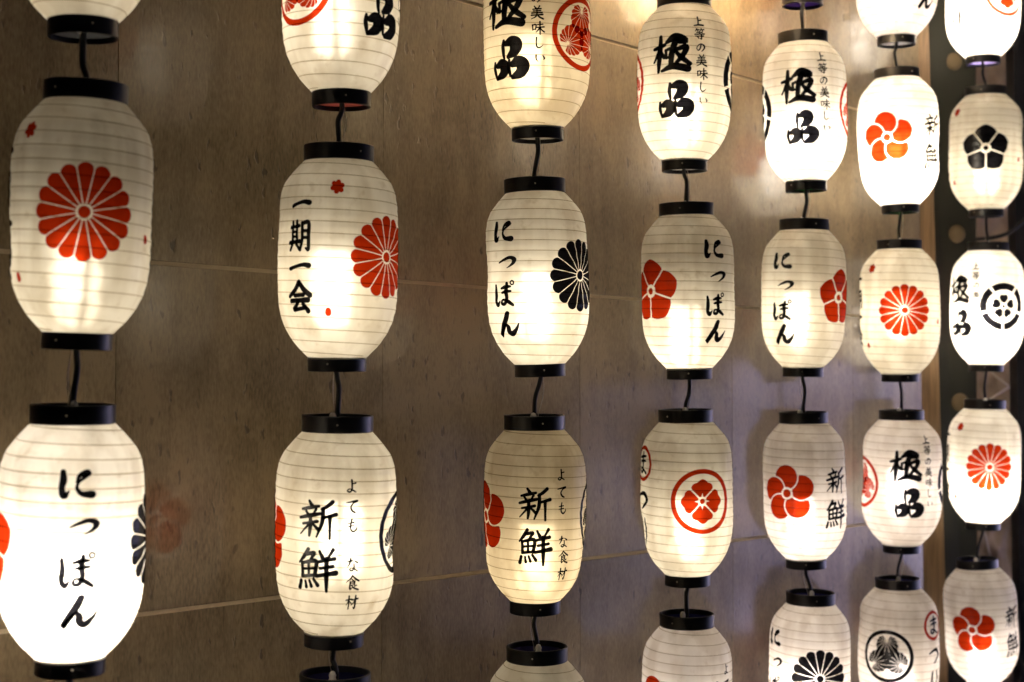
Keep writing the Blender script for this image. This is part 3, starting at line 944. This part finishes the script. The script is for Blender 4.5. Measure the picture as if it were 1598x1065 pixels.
DE = 6.04
wt = slab('wood_board', [(1395, -260, DE + .02), (1440, -260, DE + .02), (1488, 1330, DE + .02), (1395, 1330, DE + .02)], .05, M_WOOD)
tag(wt, 'pale wooden board covering the right end of the tiled wall', 'board')
M_POST = simple('dark_olive_metal', (.013, .013, .009), .6, spec=.2, noise=.25, nscale=12)
post = slab('dark_post', [(1430, -260, DE + .1), (1522, -260, DE + .16), (1526, 1330, DE + .16), (1470, 1330, DE + .1)], .12, M_POST)
tag(post, 'dark olive post with discs imitating blurred reflections beside the wooden board', 'post')
M_REFLECTION = simple('tan_reflection', (.085, .062, .034), .7, spec=.2)
for (px, py) in ((1488, 96), (1493, 365), (1498, 628)):  # tan discs stand in for blurred round reflections, modelled as solid shapes
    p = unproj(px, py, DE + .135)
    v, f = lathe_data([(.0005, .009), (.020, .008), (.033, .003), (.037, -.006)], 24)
    st = mesh_obj('reflection_disc', v, f, M_REFLECTION, None, True)
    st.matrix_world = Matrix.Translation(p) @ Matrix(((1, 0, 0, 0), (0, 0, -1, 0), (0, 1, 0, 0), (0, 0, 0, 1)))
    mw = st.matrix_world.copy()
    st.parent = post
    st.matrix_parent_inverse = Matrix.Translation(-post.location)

# rough rock-like wall
from mathutils import noise as mnoise
M_ROCK = simple('rough_brown_rock', (.42, .31, .24), .45, noise=.35, nscale=14, bump=.5)
DR = 6.75
nx_, nz_ = 60, 260
V = []
for j in range(nz_ + 1):
    for i in range(nx_ + 1):
        p = unproj(1500 + 110 * i / nx_, -260 + 1590 * j / nz_, DR)
        q = Vector((p.x * 9, p.z * 9, 3.7))
        h = mnoise.fractal(q, .9, 2.1, 5) * .030 + abs(mnoise.noise(q * .6)) * .05
        h2 = mnoise.noise(q * 2.7) * .010
        V.append((p.x, p.y - h - h2, p.z))
Fc = [(j * (nx_ + 1) + i, (j + 1) * (nx_ + 1) + i, (j + 1) * (nx_ + 1) + i + 1, j * (nx_ + 1) + i + 1) for j in range(nz_) for i in range(nx_)]
rock = mesh_obj('rock_wall', V, Fc, M_ROCK, None, True)
tag(rock, 'rough brown rock wall behind the rightmost lantern string', 'wall')
M_PANEL = simple('black_panel', (.018, .018, .022), .4, noise=.3, nscale=8)
pn = slab('dark_partition', [(1578, -260, 6.5), (1700, -260, 6.5), (1700, 1330, 6.5), (1596, 1330, 6.5)], .1, M_PANEL)
tag(pn, 'black partition at the right edge beside the rough rock wall', 'partition')
# zigzag rod and loose cable behind the rightmost string
def rod(name, pts, r, mat, label, cat, seg=1):
    P = [tuple(unproj(*p)) for p in pts]
    path = catmull(P, seg) if seg > 1 else P
    v, f = tube_data(path, r, 8)
    return tag(mesh_obj(name, v, f, mat, None, True), label, cat)
M_ROD = simple('pale_metal_rod', (.55, .46, .40), .35, metal=.6)
rod('bent_rod', [(1543, 576, 6.45), (1552, 586, 6.45), (1574, 603, 6.45), (1575, 604, 6.45), (1546, 623, 6.45), (1540, 627, 6.45)], .005, M_ROD, 'pale bent metal rod between two lanterns of the rightmost string', 'rod')
rod('straight_rod', [(1532, 818, 6.45), (1538, 838, 6.45), (1542, 856, 6.45), (1546, 872, 6.45)], .005, M_ROD, 'pale short metal rod above the dark red plum flower lantern', 'rod')
rod('loose_cable', [(1625, 318, 6.35), (1598, 344, 6.35), (1575, 363, 6.35), (1550, 371, 6.35), (1520, 374, 6.35)], .008, M_CABLE, 'loose black cable sagging behind the black bellflower lantern', 'cable', 8)

# ------------------------------------------------------------------ shop across the street: seen only as a cool reflection in the polished tiles
def mirror_hit(px, py, x):
    """where the view ray through (px, py), turned back by the tiled wall, meets the plane x"""
    dv = unproj(px, py, 1) - EYE
    t = (P0 - EYE).dot(NRM) / dv.dot(NRM)
    p = EYE + dv * t
    r = dv - 2 * dv.dot(NRM) * NRM
    return p + r * ((x - p.x) / r.x)

SX = 4.6
shop = empty('shop_front', Matrix.Translation((SX, 6.9, 0)))
tag(shop, 'shop front across the street, mirrored in the lower right wall tiles', 'shop')
M_SWALL = simple('shop_wall', (.16, .15, .15), .7, noise=.3, nscale=4)
def shop_box(name, y0, y1, z0, z1, x0, x1, mat, b=.01):
    v, f = box_data(x0, x1, y0, y1, z0, z1, b)
    return mesh_obj(name, v, f, mat, shop)
shop_box('wall', -3.4, 3.6, 0, 6.0, .30, .6, M_SWALL)
shop_box('plinth', -2.75, 2.8, 0, .10, .02, .28, M_SWALL)
shop_box('awning', -3.2, 3.4, 2.05, 2.25, -.7, .28, M_DARKWOOD)
tints = [(.40, .46, .80), (.40, .46, .82), (.56, .52, .84), (.50, .52, .86), (.66, .54, .82), (.58, .54, .84)]
for k in range(6):
    y0 = -2.7 + .9 * k
    wn = shop_box('window', y0 + .04, y0 + .86, .14, [1.35, 1.6, 1.75, 1.85, 1.85, 1.8][k], .20, .24, make_display('lit_window_%d' % k, tints[k], [1.2, 2.8, 5.0, 7.0, 8.2, 7.6][k]))
    shop_box('mullion', y0 - .012, y0 + .012, .11, 2.0, .12, .27, M_DARKWOOD)
M_TINY = make_emit('tiny_bulb', (1, .9, .85), 45)
for px, py in ((737, 600), (622, 634), (634, 633), (606, 637), (682, 613), (1105, 610), (1180, 622)):
    p = mirror_hit(px, py, SX - .75)
    v, f = lathe_data([(.0003, .005), (.0035, .0035), (.005, 0), (.0035, -.0035), (.0003, -.005)], 12)
    q = mesh_obj('tiny_bulb', v, f, M_TINY, shop, True)
    q.location = p - Vector((SX, 6.9, 0))
